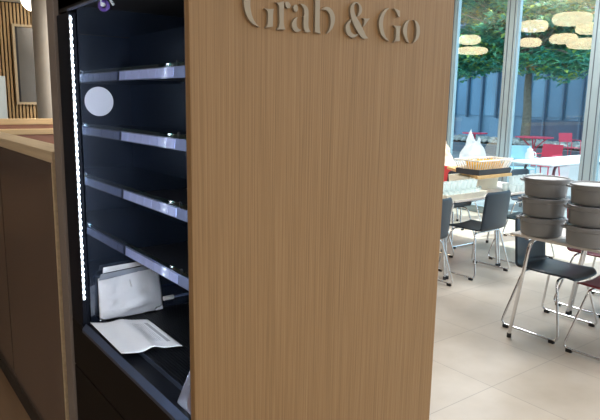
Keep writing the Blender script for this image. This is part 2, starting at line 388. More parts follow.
GLYPHS = [
  ('G1', [[(0.7982,1.7719),(0.7857,1.7753),(0.7733,1.7824),(0.7637,1.7933),(0.7578,1.807),(0.7556,1.821),(0.7572,1.8353),(0.7636,1.848),(0.7744,1.8581),(0.7907,1.8656),(0.7812,1.8512),(0.775,1.8374),(0.7726,1.8228),(0.7746,1.8054),(0.7801,1.7904),(0.7884,1.7794)],[(0.8119,1.8152),(0.8218,1.8149),(0.8389,1.8167),(0.8373,1.8117),(0.8363,1.798),(0.8365,1.7764),(0.8279,1.7745),(0.8165,1.7721),(0.8202,1.7772),(0.822,1.7944),(0.8219,1.8068),(0.8184,1.8121)],[(0.8115,1.8671),(0.8316,1.8624),(0.8329,1.844),(0.8283,1.8448),(0.8209,1.8553)]]),
  ('r', [[(0.8445,1.8324),(0.8532,1.8327),(0.8678,1.8373),(0.8681,1.8172),(0.8692,1.7803),(0.8732,1.773),(0.8482,1.7707),(0.8534,1.7767),(0.8541,1.8112),(0.8533,1.8248),(0.8489,1.8297)],[(0.8713,1.8347),(0.8766,1.8373),(0.8841,1.8349),(0.8881,1.8296),(0.8858,1.8236),(0.8784,1.8223),(0.8739,1.8258),(0.8714,1.8313)]]),
  ('a', [[(0.8954,1.8257),(0.8992,1.8319),(0.9052,1.8335),(0.9092,1.8295),(0.9094,1.8214),(0.9055,1.8163),(0.8995,1.8176)],[(0.9158,1.8365),(0.925,1.837),(0.935,1.8334),(0.9415,1.8258),(0.9428,1.8106),(0.9437,1.7844),(0.9468,1.7775),(0.9516,1.7743),(0.939,1.7714),(0.9321,1.7739),(0.9287,1.7832),(0.9288,1.8057),(0.9263,1.8071),(0.9297,1.8098),(0.929,1.8234),(0.9245,1.8311)],[(0.9097,1.805),(0.9013,1.8012),(0.8948,1.7931),(0.8925,1.7847),(0.8957,1.7756),(0.9034,1.7704),(0.9141,1.7713),(0.9217,1.7766),(0.9156,1.7768),(0.9093,1.7803),(0.9061,1.7883),(0.9068,1.7977)]]),
  ('b', [[(0.955,1.8839),(0.9645,1.8827),(0.9771,1.8878),(0.9789,1.8285),(0.9804,1.7779),(0.9832,1.772),(0.9724,1.7729),(0.9644,1.7742),(0.9639,1.8269),(0.9621,1.8789)],[(0.9853,1.8303),(0.9965,1.8375),(1.0079,1.838),(1.0198,1.8314),(1.0276,1.8187),(1.0284,1.8065),(1.0229,1.7913),(1.0132,1.7794),(1.0035,1.7737),(1.0098,1.7828),(1.0146,1.7979),(1.0138,1.8125),(1.0084,1.8242),(0.9983,1.8304)]]),
  ('&', [[(1.1479,1.773),(1.1286,1.7716),(1.1173,1.7789),(1.0985,1.7978),(1.0852,1.8193),(1.0806,1.8364),(1.0822,1.849),(1.0906,1.8578),(1.101,1.861),(1.1136,1.8573),(1.1212,1.848),(1.121,1.8379),(1.1149,1.8297),(1.1065,1.8258),(1.1103,1.8356),(1.1116,1.847),(1.1083,1.8555),(1.1022,1.8584),(1.0959,1.8554),(1.0928,1.8476),(1.0951,1.8353),(1.1027,1.8235),(1.1159,1.8095),(1.1293,1.7927),(1.1392,1.7794)],[(1.0864,1.8169),(1.0735,1.8082),(1.0663,1.7975),(1.0675,1.7851),(1.0766,1.7745),(1.0909,1.7705),(1.1032,1.774),(1.1129,1.7817),(1.0994,1.7788),(1.0886,1.7817),(1.0819,1.7913),(1.08,1.8025)],[(1.126,1.8231),(1.137,1.8229),(1.1508,1.8245),(1.1428,1.8157),(1.1342,1.806),(1.1271,1.801),(1.1314,1.8109),(1.1321,1.8186)]]),
  ('G2', [[(1.228,1.7708),(1.211,1.7757),(1.1969,1.7865),(1.1885,1.8003),(1.1857,1.8144),(1.1886,1.8304),(1.1973,1.8442),(1.2101,1.8547),(1.2226,1.8586),(1.2106,1.8469),(1.203,1.833),(1.201,1.8145),(1.2042,1.799),(1.2124,1.7837)],[(1.2409,1.8592),(1.2528,1.8585),(1.265,1.855),(1.266,1.8391),(1.2599,1.8406),(1.2526,1.8498)],[(1.243,1.8145),(1.2557,1.8145),(1.2716,1.8159),(1.2692,1.8098),(1.2681,1.7962),(1.2692,1.78),(1.2696,1.7746),(1.2544,1.773),(1.2466,1.7702),(1.251,1.776),(1.2532,1.7923),(1.2531,1.8057),(1.248,1.8107)]]),
  ('o', [[(1.3062,1.8353),(1.2911,1.8279),(1.283,1.815),(1.2815,1.8013),(1.2878,1.7869),(1.298,1.7767),(1.3087,1.772),(1.3017,1.7825),(1.2975,1.7958),(1.2971,1.8122),(1.2995,1.8246)],[(1.3235,1.8364),(1.3363,1.8334),(1.3468,1.8233),(1.3509,1.8098),(1.3487,1.7943),(1.3394,1.7817),(1.3253,1.7731),(1.3324,1.7847),(1.3362,1.8017),(1.335,1.8181),(1.33,1.8287)]])]

# ================================================================ THE SETTING
ZC = 3.5; WX = 7.6; ZT = 3.4; YB = 13.6
struct(MB().box(1.6, WX+.05, -5, YB, -.12, 0).build('floor', 'floor'))
struct(MB().box(-4, 1.6, -5, YB, -.12, 0).build('floor', 'floor_brown'))
struct(MB().box(-4.1, WX+.2, -5.1, YB+.1, ZC, ZC+.15).build('ceiling', 'ceiling'))
struct(MB().box(-4.1, -4, -5.1, YB+.1, 0, ZC).build('wall_left', 'plaster'))
struct(MB().box(-4, WX, -5.1, -5, 0, ZC).build('wall_front', 'plaster'))
wb = struct(MB().box(-4, WX, YB, YB+.1, 0, ZC).build('wall_back', 'slat_gap'))
m = MB(); x = 1.0
while x < 5.6:
    m.box(x, x+.040, YB-.035, YB-.001, 0, ZC-.02); x += .068
m.build('slat_cladding', 'slat', wb)
struct(MB().lathe([(.27, 0), (.27, ZC)], (3.235, 12.1, 0), 40).build('wall_column', 'plaster', smooth=True))

# the glazed wall: sills, head, mullions and panes, all standing in the plane x = WX
wr = struct(MB().box(WX, WX+.15, -5, -4.8, 0, ZC).box(WX, WX+.15, 11.2, YB, 0, ZC).box(WX, WX+.15, -4.8, 11.2, ZT, ZC).build('wall_right', 'plaster'))
mull = [(-4.8, -4.65), (-3.4, -3.23), (-2.25, -2.08), (-1.1, -.93), (.05, .22), (1.2, 1.35), (2.42, 2.60), (3.755, 3.93), (5.03, 5.19), (6.085, 6.26), (7.45, 7.6), (8.6, 8.77), (9.8, 9.97), (11.05, 11.2)]
for k, (a, b) in enumerate(mull):
    o = struct(MB().box(WX-.03, WX+.09, a, b, .06, ZT, .006).build('trim_%d' % (k+2), 'alu'))
    MB().box(WX-.034, WX+.094, a+.032, a+.044, .06, ZT).build('gasket', 'alu_dark', o)
    MB().box(WX-.034, WX+.094, b-.044, b-.032, .06, ZT).build('gasket', 'alu_dark', o)
struct(MB().box(WX-.03, WX+.09, -4.8, 11.2, 0, .06).build('trim_1', 'alu'))
for k, (p, q) in enumerate(zip(mull, mull[1:])):
    w = struct(MB().box(WX-.01, WX+.05, p[1], p[1]+.025, .06, ZT).box(WX-.01, WX+.05, q[0]-.025, q[0], .06, ZT)
               .box(WX-.01, WX+.05, p[1]+.025, q[0]-.025, .06, .10).box(WX-.01, WX+.05, p[1]+.025, q[0]-.025, ZT-.04, ZT).build('window_%d' % (k+1), 'alu'))
    MB().box(WX+.016, WX+.024, p[1]+.025, q[0]-.025, .10, ZT-.04).build('pane', 'glass', w)

# ================================================================ THE REFRIGERATED DISPLAY
fr = thing('display_refrigerator', 'tall open-front black grab-and-go refrigerator with oak end panel and LED strip', 'refrigerator', (1.06, 1.78, 0))
YW = 2.12
sp = MB().box(.6205, 1.507, 1.22, 1.243, 0, 2.12, .0015).build('end_panel', 'oak', fr); sp['label'] = 'oak veneer end panel'
GL = {'G1': 'letter_capital_g', 'G2': 'letter_capital_g', 'r': 'letter_r', 'a': 'letter_a', 'b': 'letter_b', '&': 'letter_ampersand', 'o': 'letter_o'}
for key, polys in GLYPHS:
    m = MB()
    for p in polys: m.prism(smooth_poly(p), 'y', 1.212, 1.2202)
    m.build(GL[key], 'letter', sp)
MB().box(.632, 1.50, 1.2435, 1.266, .1, 1.90).build('inner_side_panel', 'inner_panel', fr)
fs = MB().box(.622, 1.51, 2.252, 2.335, 0, 2.12, .003).build('far_side_panel', 'side_grey', fr); fs['label'] = 'grey-brown far side panel'
MB().box(.632, .66, 2.125, 2.251, .775, 1.884, .003).build('front_upright', 'upright', fr)
# far side wall of the cold space: dark mirror-like glass
m_mirror, nt, b = new_mat('dark_reflective_glass')
b.inputs['Base Color'].default_value = (.007, .012, .024, 1); b.inputs['Roughness'].default_value = .3
g = nt.nodes.new('ShaderNodeBsdfGlossy'); g.inputs['Roughness'].default_value = .02; g.inputs[0].default_value = (.75, .85, 1, 1)
x_ = nt.nodes.new('ShaderNodeMixShader'); x_.inputs[0].default_value = .21
nt.links.new(b.outputs[0], x_.inputs[1]); nt.links.new(g.outputs[0], x_.inputs[2]); nt.links.new(x_.outputs[0], nt.nodes['Material Output'].inputs['Surface'])
M['mirror'] = m_mirror
eg = MB().box(.662, 1.18, YW, YW+.012, .775, 1.905).build('end_glass', 'mirror', fr)
MB().box(.662, 1.50, YW+.013, 2.251, .775, 1.905).build('far_inner_wall', 'liner', fr)
mbk = MB().box(1.18, 1.20, 1.267, YW, .775, 1.905)
bw = mbk.build('back_wall', 'perf', fr)
MB().box(.64, 1.50, 1.256, 2.251, 1.905, 2.10).box(.640, .66, 1.256, 2.251, 1.892, 2.10).build('canopy', 'base_black', fr)
MB().box(.634, .6395, 1.27, 2.13, 1.888, 1.8945).build('canopy_edge_trim', 'rail', fr)
MB().box(1.21, 1.50, 1.256, 2.251, .1, 1.904).build('rear_housing', 'black_metal', fr)
# base with two front panels
MB().box(.66, 1.20, 1.267, 2.251, .08, .765).build('base_box', 'base_black', fr)
MB().box(.632, .658, 1.267, 2.251, .590, .758, .002).build('base_front_panel', 'base_black', fr)
kp = MB().box(.632, .658, 1.267, 2.251, .10, .584, .002).build('lower_front_panel', 'base_black', fr)
MB().box(.632, .66, 2.121, 2.251, .760, .774).build('base_top_corner', 'base_black', fr)
lp = MB().hull8([(.628, 1.267, .758), (.646, 1.267, .764), (.646, YW, .764), (.628, YW, .758), (.628, 1.267, .770), (.643, 1.267, .788), (.643, YW, .788), (.628, YW, .770)]).build('front_lip', 'lip', fr)
# deck: gutter, thin bright groove edge, ribbed plate
dk = MB().box(.648, .705, 1.267, YW, .766, .776).box(.708, 1.178, 1.267, YW, .766, .7895).build('deck', 'deck', fr)
MB().box(.7055, .7067, 1.267, YW, .766, .7925).build('groove_edge', 'lip', dk)
m = MB()
for i in range(44):
    xx = .72+i*.0104
    m.box(xx, xx+.004, 1.268, YW-.001, .7895, .7920)
m.build('deck_ribs', 'deck', dk)
for sx, sz in ((.71, 1.665), (.71, 1.4525), (.71, 1.24), (.71, 1.0255)):
    sh = MB().box(.806, 1.178, 1.268, YW-.002, sz+.006, sz+.020).build('shelf', 'black_metal', fr)
    MB().hull8([(.797, 1.268, sz), (.805, 1.268, sz), (.805, YW-.002, sz), (.797, YW-.002, sz), (.800, 1.268, sz+.034), (.805, 1.268, sz+.034), (.805, YW-.002, sz+.034), (.800, YW-.002, sz+.034)]).build('price_rail', 'rail', sh)
    MB().box(.8055, .8095, 1.268, YW-.006, sz+.020, sz+.046).build('glass_riser', 'teal_glass', sh)
    y = YW-.012
    for k in range(7):
        MB().hull8([(.7955, y-.06, sz+.003), (.7968, y-.06, sz+.003), (.7968, y, sz+.003), (.7955, y, sz+.003), (.7981, y-.06, sz+.031), (.7994, y-.06, sz+.031), (.7994, y, sz+.031), (.7981, y, sz+.031)]).build('price_card', 'card', sh)
        y -= .0625
    MB().box(.8056, .811, 1.664, 1.672, sz+.020, sz+.052).build('riser_clip', 'black_metal', sh)
# far LED strip and an added unseen near one; each diode a piece
for (ly, lab) in ((2.098, True), (1.282, False)):
    xs = .634 if lab else .676
    st = MB().box(xs-.004, xs+.004, ly+.001 if lab else ly-.006, ly+.006 if lab else ly-.001, .885, 1.872).build('led_strip', 'led_tape', fr)
    n = 46
    base = None
    for k in range(n):
        z = .895+k*(.965/(n-1))
        if base is None:
            base = MB().lathe([(.0015, -.0042), (.003, -.003), (.0036, 0), (.003, .003), (.0015, .0042)], (0, 0, 0), 8).build('led_diode', 'led' if lab else 'led_added', st, local=True)
            base.location = Vector((xs, ly-.002 if lab else ly+.004, z))-world_of(st).to_translation()
        else:
            c = base.copy(); COL.objects.link(c); c.location = Vector((xs, ly-.002 if lab else ly+.004, z))-world_of(st).to_translation()
MB().box(.629, .641, 2.107, 2.1245, .795, 1.884, .002).build('led_channel', 'upright', fr)
stk = MB()
pr = [(.725+.0505*math.cos(t*math.pi/24), 1.591+.0505*math.sin(t*math.pi/24)) for t in range(48)]
sk = stk.prism(pr, 'y', YW-.0012, YW-.0002).build('round_sticker', 'sticker', fr); sk['label'] = 'round white sticker'
# pull ring of the rolled-up night cover
pc = MB().box(.648, .664, 1.846, 1.866, 1.874, 1.905, .003).build('night_cover_pull', 'white_plastic', fr)
MB().tube([(.658+.0125*.8*math.cos(a*math.pi/10), 1.848-.0125*.6*math.cos(a*math.pi/10), 1.876+.0125*math.sin(a*math.pi/10)) for a in range(20)], .0058, 8, closed=True).build('pull_ring', 'purple', pc, smooth=True)
MB().tube([(.670, 1.838, 1.900), (.681, 1.828, 1.878)], .0042, 8).build('pull_hook', 'white_plastic', pc)
# probe tube with white cap over the deck
tb = MB().tube([(.94, 2.045, .853), (1.17, 2.045, .853)], .005, 8).build('drain_tube', 'rail', fr, smooth=True)
MB().tube([(.915, 2.045, .853), (.955, 2.045, .853)], .0085, 12).build('tube_cap', 'white_plastic', tb, smooth=True)

# things lying in the refrigerator
def crumple(p, s, a): 
    from mathutils import noise
    return noise.noise_vector(Vector(p)*s)*a
bg_t = thing('paper_bag', 'crumpled white paper bag with grey folded band leaning against the dark end glass', 'bag', (.81, 2.06, .793))
def bag_surf(side):
    def fn(u, v):
        x = .684+(.932-.684)*u + (.004*v if u < .5 else -.012*v*v)
        zb = .794+.004*(1-u); zt = .955+.012*u
        z = zb+(zt-zb)*v
        bulge = .026*(1-abs(2*u-1)**2.4)*(1-v**3*.75)*min(1, v*4+.05)
        y = 2.092+.014*v + (-bulge if side < 0 else bulge*.25)
        edge = min(u, 1-u, v*1.0, 1)*8
        c = crumple((x*1.0, side*3, z), 14, .010)+crumple((x, side*3+5, z), 26, .0065)
        k = min(1, edge)
        return (x+c.x*k*.08, y+c.y*k, z+c.z*k*.06)
    return fn
m = MB(); m.grid(bag_surf(-1), 36, 30); m.grid(bag_surf(1), 36, 30)
bmesh.ops.remove_doubles(m.bm, verts=m.bm.verts, dist=.0015)
m.build('bag_body', 'paper', bg_t, smooth='all')
def band(u, v): 
    x = .6865+(.922-.6865)*u + (.010*v if u < .2 else 0) - (.006*v if u > .8 else 0)
    return (x, 2.092+.004*v-.002*math.sin(u*9), .951+.016*u+(.022-.008*u)*v)
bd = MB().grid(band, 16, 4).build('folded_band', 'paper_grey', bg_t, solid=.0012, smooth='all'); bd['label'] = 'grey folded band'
def topf(u, v):
    x = .704+(.904-.704)*u
    return (x+.004*v*(1-2*u), 2.098+.004*v, .974+.010*u+(.021-.006*u)*v)
MB().grid(topf, 16, 4).build('top_flap', 'paper', bg_t, solid=.001, smooth='all')

def sheet(u, v):
    A, D, B, Cc = Vector((.651, 2.100, 0)), Vector((.643, 1.770, 0)), Vector((.833, 2.005, 0)), Vector((.826, 1.703, 0))
    p = (A*(1-u)+B*u)*(1-v)+(D*(1-u)+Cc*u)*v
    h = .0020+.010*math.exp(-((u-.52)/.14)**2)+.003*math.exp(-((u-1)/.2)**2)
    return (p.x, p.y-.008*math.sin(u*6.28), .7955+h*(.7+.5*v))
pl = MB().grid(sheet, 40, 20, 'sheet').build('paper_leaflet', 'leaflet', smooth='all', solid=.0006)
tag(pl, 'folded white printed leaflet lying on the black deck inside the refrigerator', 'leaflet')

ah = thing('acrylic_sign_holder', 'small clear acrylic sign holder with red card at the oak panel edge', 'sign holder', (.668, 1.33, .79))
MB().hull8([(.655, 1.392, .793), (.659, 1.392, .793), (.659, 1.285, .793), (.655, 1.285, .793), (.668, 1.330, .915), (.672, 1.330, .915), (.672, 1.285, .915), (.668, 1.285, .915)]).build('clear_plate', 'acrylic', ah)
MB().box(.655, .70, 1.285, 1.392, .7885, .7925).build('foot', 'acrylic', ah)
MB().hull8([(.6605, 1.350, .795), (.6615, 1.350, .795), (.6615, 1.29, .795), (.6605, 1.29, .795), (.667, 1.325, .86), (.668, 1.325, .86), (.668, 1.29, .86), (.667, 1.29, .86)]).build('red_card', 'red_card', ah)

# ================================================================ LEFT: PARTITION, BOOTHS, WALL PIECES
pt = thing('low_partition', 'waist-high brown laminate partition with pale wood cap beside the refrigerator', 'partition', (.69, 5.2, 0))
MB().box(.632, .75, 2.42, 8.0, 0, 1.352).build('partition_panel', 'part_brown', pt)
MB().box(.630, .752, 2.405, 8.0, 1.352, 1.397, .003).build('wood_cap', 'cap_wood', pt)
MB().box(.630, .752, 2.405, 2.4195, 0, 1.351).build('end_trim', 'cap_wood', pt)
MB().box(.618, .6315, 2.42, 8.0, 0, .07).build('skirting', 'slat_gap', pt)
MB().box(.6305, .6325, 3.42, 3.424, .07, 1.35).build('panel_joint', 'slat_gap', pt)
def booth(y, capz, capt, label):
    b = thing('booth_bench', label, 'bench', (2.2, y, 0), 0, 'booth benches behind the partition')
    MB().box(.78, 3.6, y, y+.10, .12, capz-.001, .01).build('backrest', 'upholstery', b)
    MB().box(.77, 3.62, y-.02, y+.13, capz, capz+capt, .006).build('wood_cap', 'cap_wood_x', b)
    MB().box(.78, 3.6, y-.52, y-.001, .30, .45, .03).build('seat', 'upholstery', b)
    MB().box(.80, 3.58, y-.46, y-.002, 0, .299).build('plinth', 'part_brown', b)
booth(7.25, 1.19, .06, 'nearer dusty pink booth bench with pale wood cap behind the brown partition')
booth(11.2, 1.14, .10, 'farther dusty pink booth bench with pale wood cap, in front of slat wall')
fr2 = thing('framed_screen', 'large grey screen in pale wood frame on the slatted wall', 'screen', (3.5, YB-.06, 2.3))
yF = YB-.036
m = MB(); x0, x1, z0, z1, t = 2.91, 4.05, 1.46, 3.07, .05
m.box(x0, x0+t, yF-.07, yF, z0, z1).box(x1-t, x1, yF-.07, yF, z0, z1).box(x0+t, x1-t, yF-.07, yF, z0, z0+t).box(x0+t, x1-t, yF-.07, yF, z1-t, z1)
m.build('frame', 'cap_wood', fr2); MB().box(x0+t, x1-t, yF-.03, yF-.012, z0+t, z1-t).build('screen_panel', 'screen', fr2)
MB().box(x0+t, x0+t+.05, yF-.035, yF-.031, z0+t, z1-t).build('black_bezel', 'black_metal', fr2)
pb = thing('blue_board', 'pale blue board standing beside slatted wall behind the booths', 'board', (1.7, 12.4, 0))
MB().box(1.0, 2.50, 12.4, 12.44, .05, 1.99, .004).build('board_panel', 'blue_board', pb)
MB().box(1.1, 1.16, 12.2, 12.65, 0, .049).box(2.34, 2.40, 12.2, 12.65, 0, .049).build('board_feet', 'alu', pb)
gl = thing('ceiling_lamp', 'glowing white dome ceiling lamp near the slatted wall, beside the column', 'lamp', (3.2, 12.9, 3.5))
MB().lathe([(.001, -.225)]+[(.225*math.sin(math.pi*i/20), -.225*math.cos(math.pi*i/20)) for i in range(1, 11)], (3.20, 12.9, ZC-.012), 28).build('dome', 'globe', gl, smooth='all')
MB().lathe([(.24, -.012), (.24, -.001)], (3.20, 12.9, ZC), 28).build('ceiling_rim', 'alu', gl)

# ================================================================ DRUM LAMPS (the windows mirror them; lower row added for second reflections)
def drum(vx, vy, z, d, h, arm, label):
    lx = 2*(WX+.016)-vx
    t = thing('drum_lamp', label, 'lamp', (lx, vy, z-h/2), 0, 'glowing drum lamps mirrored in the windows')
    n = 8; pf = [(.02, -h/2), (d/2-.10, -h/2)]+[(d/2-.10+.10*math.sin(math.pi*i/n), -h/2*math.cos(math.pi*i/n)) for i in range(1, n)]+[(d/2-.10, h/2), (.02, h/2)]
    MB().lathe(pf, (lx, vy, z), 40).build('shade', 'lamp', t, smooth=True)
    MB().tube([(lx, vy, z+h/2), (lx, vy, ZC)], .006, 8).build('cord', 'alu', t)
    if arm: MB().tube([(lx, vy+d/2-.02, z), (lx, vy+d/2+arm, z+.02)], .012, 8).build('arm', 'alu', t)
V = 10.7
for (V, vy, z, d, h, arm, lab) in (
    (10.7, 6.74, 3.13, .62, .24, 0, 'upper warm drum lamp mirrored leftmost in the middle window'),
    (12.0, 6.79, 2.83, .50, .19, 0, 'added lower drum lamp for the second reflection, leftmost in the middle window'),
    (10.7, 5.98, 3.19, .80, .24, .08, 'widest warm drum lamp, mirrored highest in the middle window'),
    (11.7, 5.55, 2.985, .74, .20, 0, 'warm drum lamp mirrored against the right mullion, upper row'),
    (12.0, 6.11, 2.85, .58, .20, .12, 'added drum lamp for the second reflection in middle of the window, lower row'),
    (13.0, 5.66, 2.735, .80, .19, 0, 'added drum lamp for the second reflection against the right mullion, lowest one'),
    (10.7, 8.22, 2.98, .55, .22, 0, 'upper warm drum lamp mirrored in the window beside oak panel'),
    (11.8, 8.13, 2.75, .75, .16, 0, 'added lower drum lamp for the second reflection in the window beside oak panel')):
    k = V/10.7
    drum(V, vy*k, 1.58+(z-1.6)*k, d*k*.86, h*k*.82, arm*k, lab)

# ================================================================ CHAIRS
def make_chair(label, sh, backtop=.82):
    t = thing('dining_chair', label, 'chair')
    prof = fillet([(0, .235, .425), (0, .20, .447), (0, -.02, .440), (0, -.215, .448), (0, -.225, .56), (0, -.25, backtop)], .085, 6)
    L = [0]
    for a, b in zip(prof, prof[1:]): L.append(L[-1]+(b-a).length)
    T = L[-1]
    def at(s):
        s *= T
        for i in range(len(L)-1):
            if s <= L[i+1]+1e-9:
                k = (s-L[i])/max(1e-9, L[i+1]-L[i]); return prof[i].lerp(prof[i+1], k)
        return prof[-1]
    def half(s):
        w = .204-.008*math.sin(s*math.pi)-.012*max(0, (s-.45)/.55)
        e = .10
        if s < e: w -= .055*(1-s/e)**2
        if s > 1-e*.6: w -= .03*((s-(1-e*.6))/(e*.6))**2.4
        return w
    def fn(u, v):
        p = at(v); w = half(v); x = (2*u-1)
        dish = .020*x*x
        seatness = 1 if v < .45 else max(0, 1-(v-.45)/.15)
        return (x*w, p.y+(1-seatness)*dish*1.3, p.z+seatness*dish*.6)
    MB().grid(fn, 14, 40).build('seat_shell', sh, t, smooth='all', solid=.011)
    fm = MB(); r = .0085
    for s in (-1, 1):
        pts = fillet([(s*.10, .13, .424), (s*.19, .13, .424), (s*.275, .225, r+.012), (s*.275, -.225, r+.012), (s*.19, -.13, .424), (s*.10, -.13, .424)], .045, 5)
        fm.tube(pts, r, 10)
    fm.tube([(-.11, .13, .424), (.11, .13, .424)], r, 10); fm.tube([(-.11, -.13, .424), (.11, -.13, .424)], r, 10)
    fm.build('sled_frame', 'chrome', t, smooth=True)
    for s in (-1, 1):
        for y in (-.18, .18):
            MB().box(s*.275-.012, s*.275+.012, y-.02, y+.02, 0, .024, .003).build('glide', 'glide', t)
    return t
Z = math.pi
ch = make_chair('black shell chair under the table below the left stack of tubs', 'shell_black')
ch.location = (4.015, 2.20, 0); ch.rotation_euler = (0, 0, Z); ch['group'] = 'black shell chairs'
dup(ch, (4.79, 3.455, 0), 0, 'black shell chair with its back to us before the cup-covered table')
dup(ch, (3.93, 3.455, 0), 0, 'black shell chair mostly hidden by the right edge of oak panel')
dup(ch, (5.56, 4.43, 0), Z/2, 'black shell chair under the far side of the cup table, turned sideways')
dup(ch, (6.75, 4.05, 0), Z, 'black shell chair far back, left of the grey tubs near the window')
dup(ch, (5.61, 3.455, 0), 0, 'black shell chair pushed in just left of the grey tubs')
rc = make_chair('maroon chair at the right photo edge with its seat nearest us', 'shell_red')
rc.location = (3.97, 1.69, 0); rc.rotation_euler = (0, 0, 0); rc['group'] = 'maroon shell chairs'
dup(rc, (4.80, 2.24, 0), Z, 'maroon chair whose seat shows under the table right of the black chair')
dup(rc, (4.76, 4.10, 0), Z, 'maroon chair seen under the cup table, behind the black chairs')
red_b = make_chair('bright red chair back peeping out beside oak panel, below packaging heap', 'shell_red2')
red_b.location = (6.47, 5.02, 0); red_b.rotation_euler = (0, 0, -Z/2)

# ================================================================ TABLES
def make_table(label, top, h=.745, wx=.80, wy=.80):
    t = thing('dining_table', label, 'table', (0, 0, 0), 0, 'square pale tables on chrome legs')
    MB().box(-wx/2, wx/2, -wy/2, wy/2, h-.018, h, .003).build('tabletop', top, t)
    MB().box(-wx/2+.07, wx/2-.07, -wy/2+.07, -wy/2+.10, h-.045, h-.019).box(-wx/2+.07, wx/2-.07, wy/2-.10, wy/2-.07, h-.045, h-.019).build('apron', 'chrome', t)
    for sx in (-1, 1):
        for sy in (-1, 1):
            x1, y1 = sx*(wx/2-.01), sy*(wy/2-.05)
            x0, y0 = sx*(wx/2-.012), sy*(wy/2-.15)
            lg = MB().tube(fillet([(x0-sx*.14, y0, h-.031), (x0, y0, h-.031), (x1, y1, .026)], .07, 7), .0125, 12).build('leg', 'chrome', t, smooth=True)
            MB().lathe([(.0155, 0), (.0155, .03)], (x1, y1, 0), 14).build('foot_cap', 'glide', lg)
    return t
ta = make_table('square pale table carrying the stacks of grey tubs', 'table_top')
ta.location = (3.985, 1.905, 0)
dup(ta, (4.80, 1.905, 0), 0, 'square pale table behind the grey tubs at the right edge')
dup(ta, (4.75, 3.775, 0), 0, 'square table with the crate and yellow stick basket on it')
dup(ta, (5.565, 3.775, 0), 0, 'square table right of the basket, covered with clear cups')
dup(ta, (3.935, 3.775, 0), 0, 'square table almost hidden behind the oak panel')
dup(ta, (7.12, 5.52, 0), 0, 'square table by the window under the heap of plastic film')

# ================================================================ GREY TUBS
def make_tub(label):
    t = thing('food_tub', label, 'tub', (0, 0, 0), 0, 'grey tubs in two stacks')
    MB().lathe([(.004, .004), (.124, .004), (.130, .010), (.138, .098), (.143, .100), (.146, .104), (.148, .127), (.141, .130), (.135, .127), (.131, .112), (.004, .106)], (0, 0, 0), 44).build('tub_body', 'tub', t, smooth=True)
    MB().lathe([(.004, .1155), (.129, .1155), (.1305, .1195), (.123, .121), (.004, .119)], (0, 0, 0), 40).build('lid_insert', 'tub_lid', t, smooth=True)
    for a in (2.25, 2.25+math.pi):
        c, s = math.cos(a), math.sin(a)
        p = [(c*.140-s*k*.042, s*.140+c*k*.042, .118) for k in (-1, 1)]
        q = [(c*.165-s*k*.032, s*.165+c*k*.032, .118) for k in (-1, 1)]
        b = MB(); b.hull8([(p[0][0], p[0][1], .106), (p[1][0], p[1][1], .106), (q[1][0], q[1][1], .106), (q[0][0], q[0][1], .106),
                 (p[0][0], p[0][1], .117), (p[1][0], p[1][1], .117), (q[1][0], q[1][1], .117), (q[0][0], q[0][1], .117)])
        b.build('handle', 'tub', t)
    return t
HT = .131
tub = None
for (tx, ty, nm) in ((3.705, 2.150, 'left'), (3.672, 1.805, 'right')):
    for k, pos in enumerate(('lowest', 'middle', 'topmost')):
        lab = '%s round grey plastic tub of the %s stack on the pale table' % (pos, nm)
        loc = (tx+.003*k, ty-.002*k, .7452+HT*k-(0 if k == 0 else .0))
        if tub is None: tub = make_tub(lab); tub.location = loc
        else: dup(tub, loc, .08*k, lab)
bl = thing('blue_bottle', 'bright blue bottle standing between the two stacks of grey tubs', 'bottle', (4.33, 2.20, .746))
MB().lathe([(.004, 0), (.034, 0), (.036, .006), (.036, .12), (.028, .14), (.014, .15), (.014, .16)], (4.33, 2.20, .7455), 20).build('bottle_body', 'blue', bl, smooth=True)
MB().lathe([(.017, .16), (.017, .18), (.010, .184)], (4.33, 2.20, .7455), 16).build('bottle_cap', 'white_plastic', bl, smooth=True)

# ================================================================ CLUTTER ON THE CUP TABLES
TZ = .7455
ct = thing('cream_tray', 'cream plastic tray of clear cups on the table edge beside oak panel', 'tray', (4.55, 3.52, TZ))
def tray(x0, x1, y0, y1, z, h, t, fl):
    b = MB(); b.box(x0, x1, y0, y1, z, z+.004)
    for s in (0, 1):
        b.hull8([(x0 if s == 0 else x1-t, y0, z+.004), (x0+t if s == 0 else x1, y0, z+.004), (x0+t if s == 0 else x1, y1, z+.004), (x0 if s == 0 else x1-t, y1, z+.004),
                 ((x0-fl) if s == 0 else x1-t+fl, y0-fl, z+h), ((x0-fl+t) if s == 0 else x1+fl, y0-fl, z+h), ((x0-fl+t) if s == 0 else x1+fl, y1+fl, z+h), ((x0-fl) if s == 0 else x1-t+fl, y1+fl, z+h)])
        b.hull8([(x0+t, y0 if s == 0 else y1-t, z+.004), (x1-t, y0 if s == 0 else y1-t, z+.004), (x1-t, y0+t if s == 0 else y1, z+.004), (x0+t, y0+t if s == 0 else y1, z+.004),
                 (x0-fl+t, (y0-fl) if s == 0 else y1-t+fl, z+h), (x1+fl-t, (y0-fl) if s == 0 else y1-t+fl, z+h), (x1+fl-t, (y0-fl+t) if s == 0 else y1+fl, z+h), (x0-fl+t, (y0-fl+t) if s == 0 else y1+fl, z+h)])
    return b
tray(4.25, 4.80, 3.395, 3.555, TZ, .06, .006, .02).build('tray_shell', 'cream', ct)
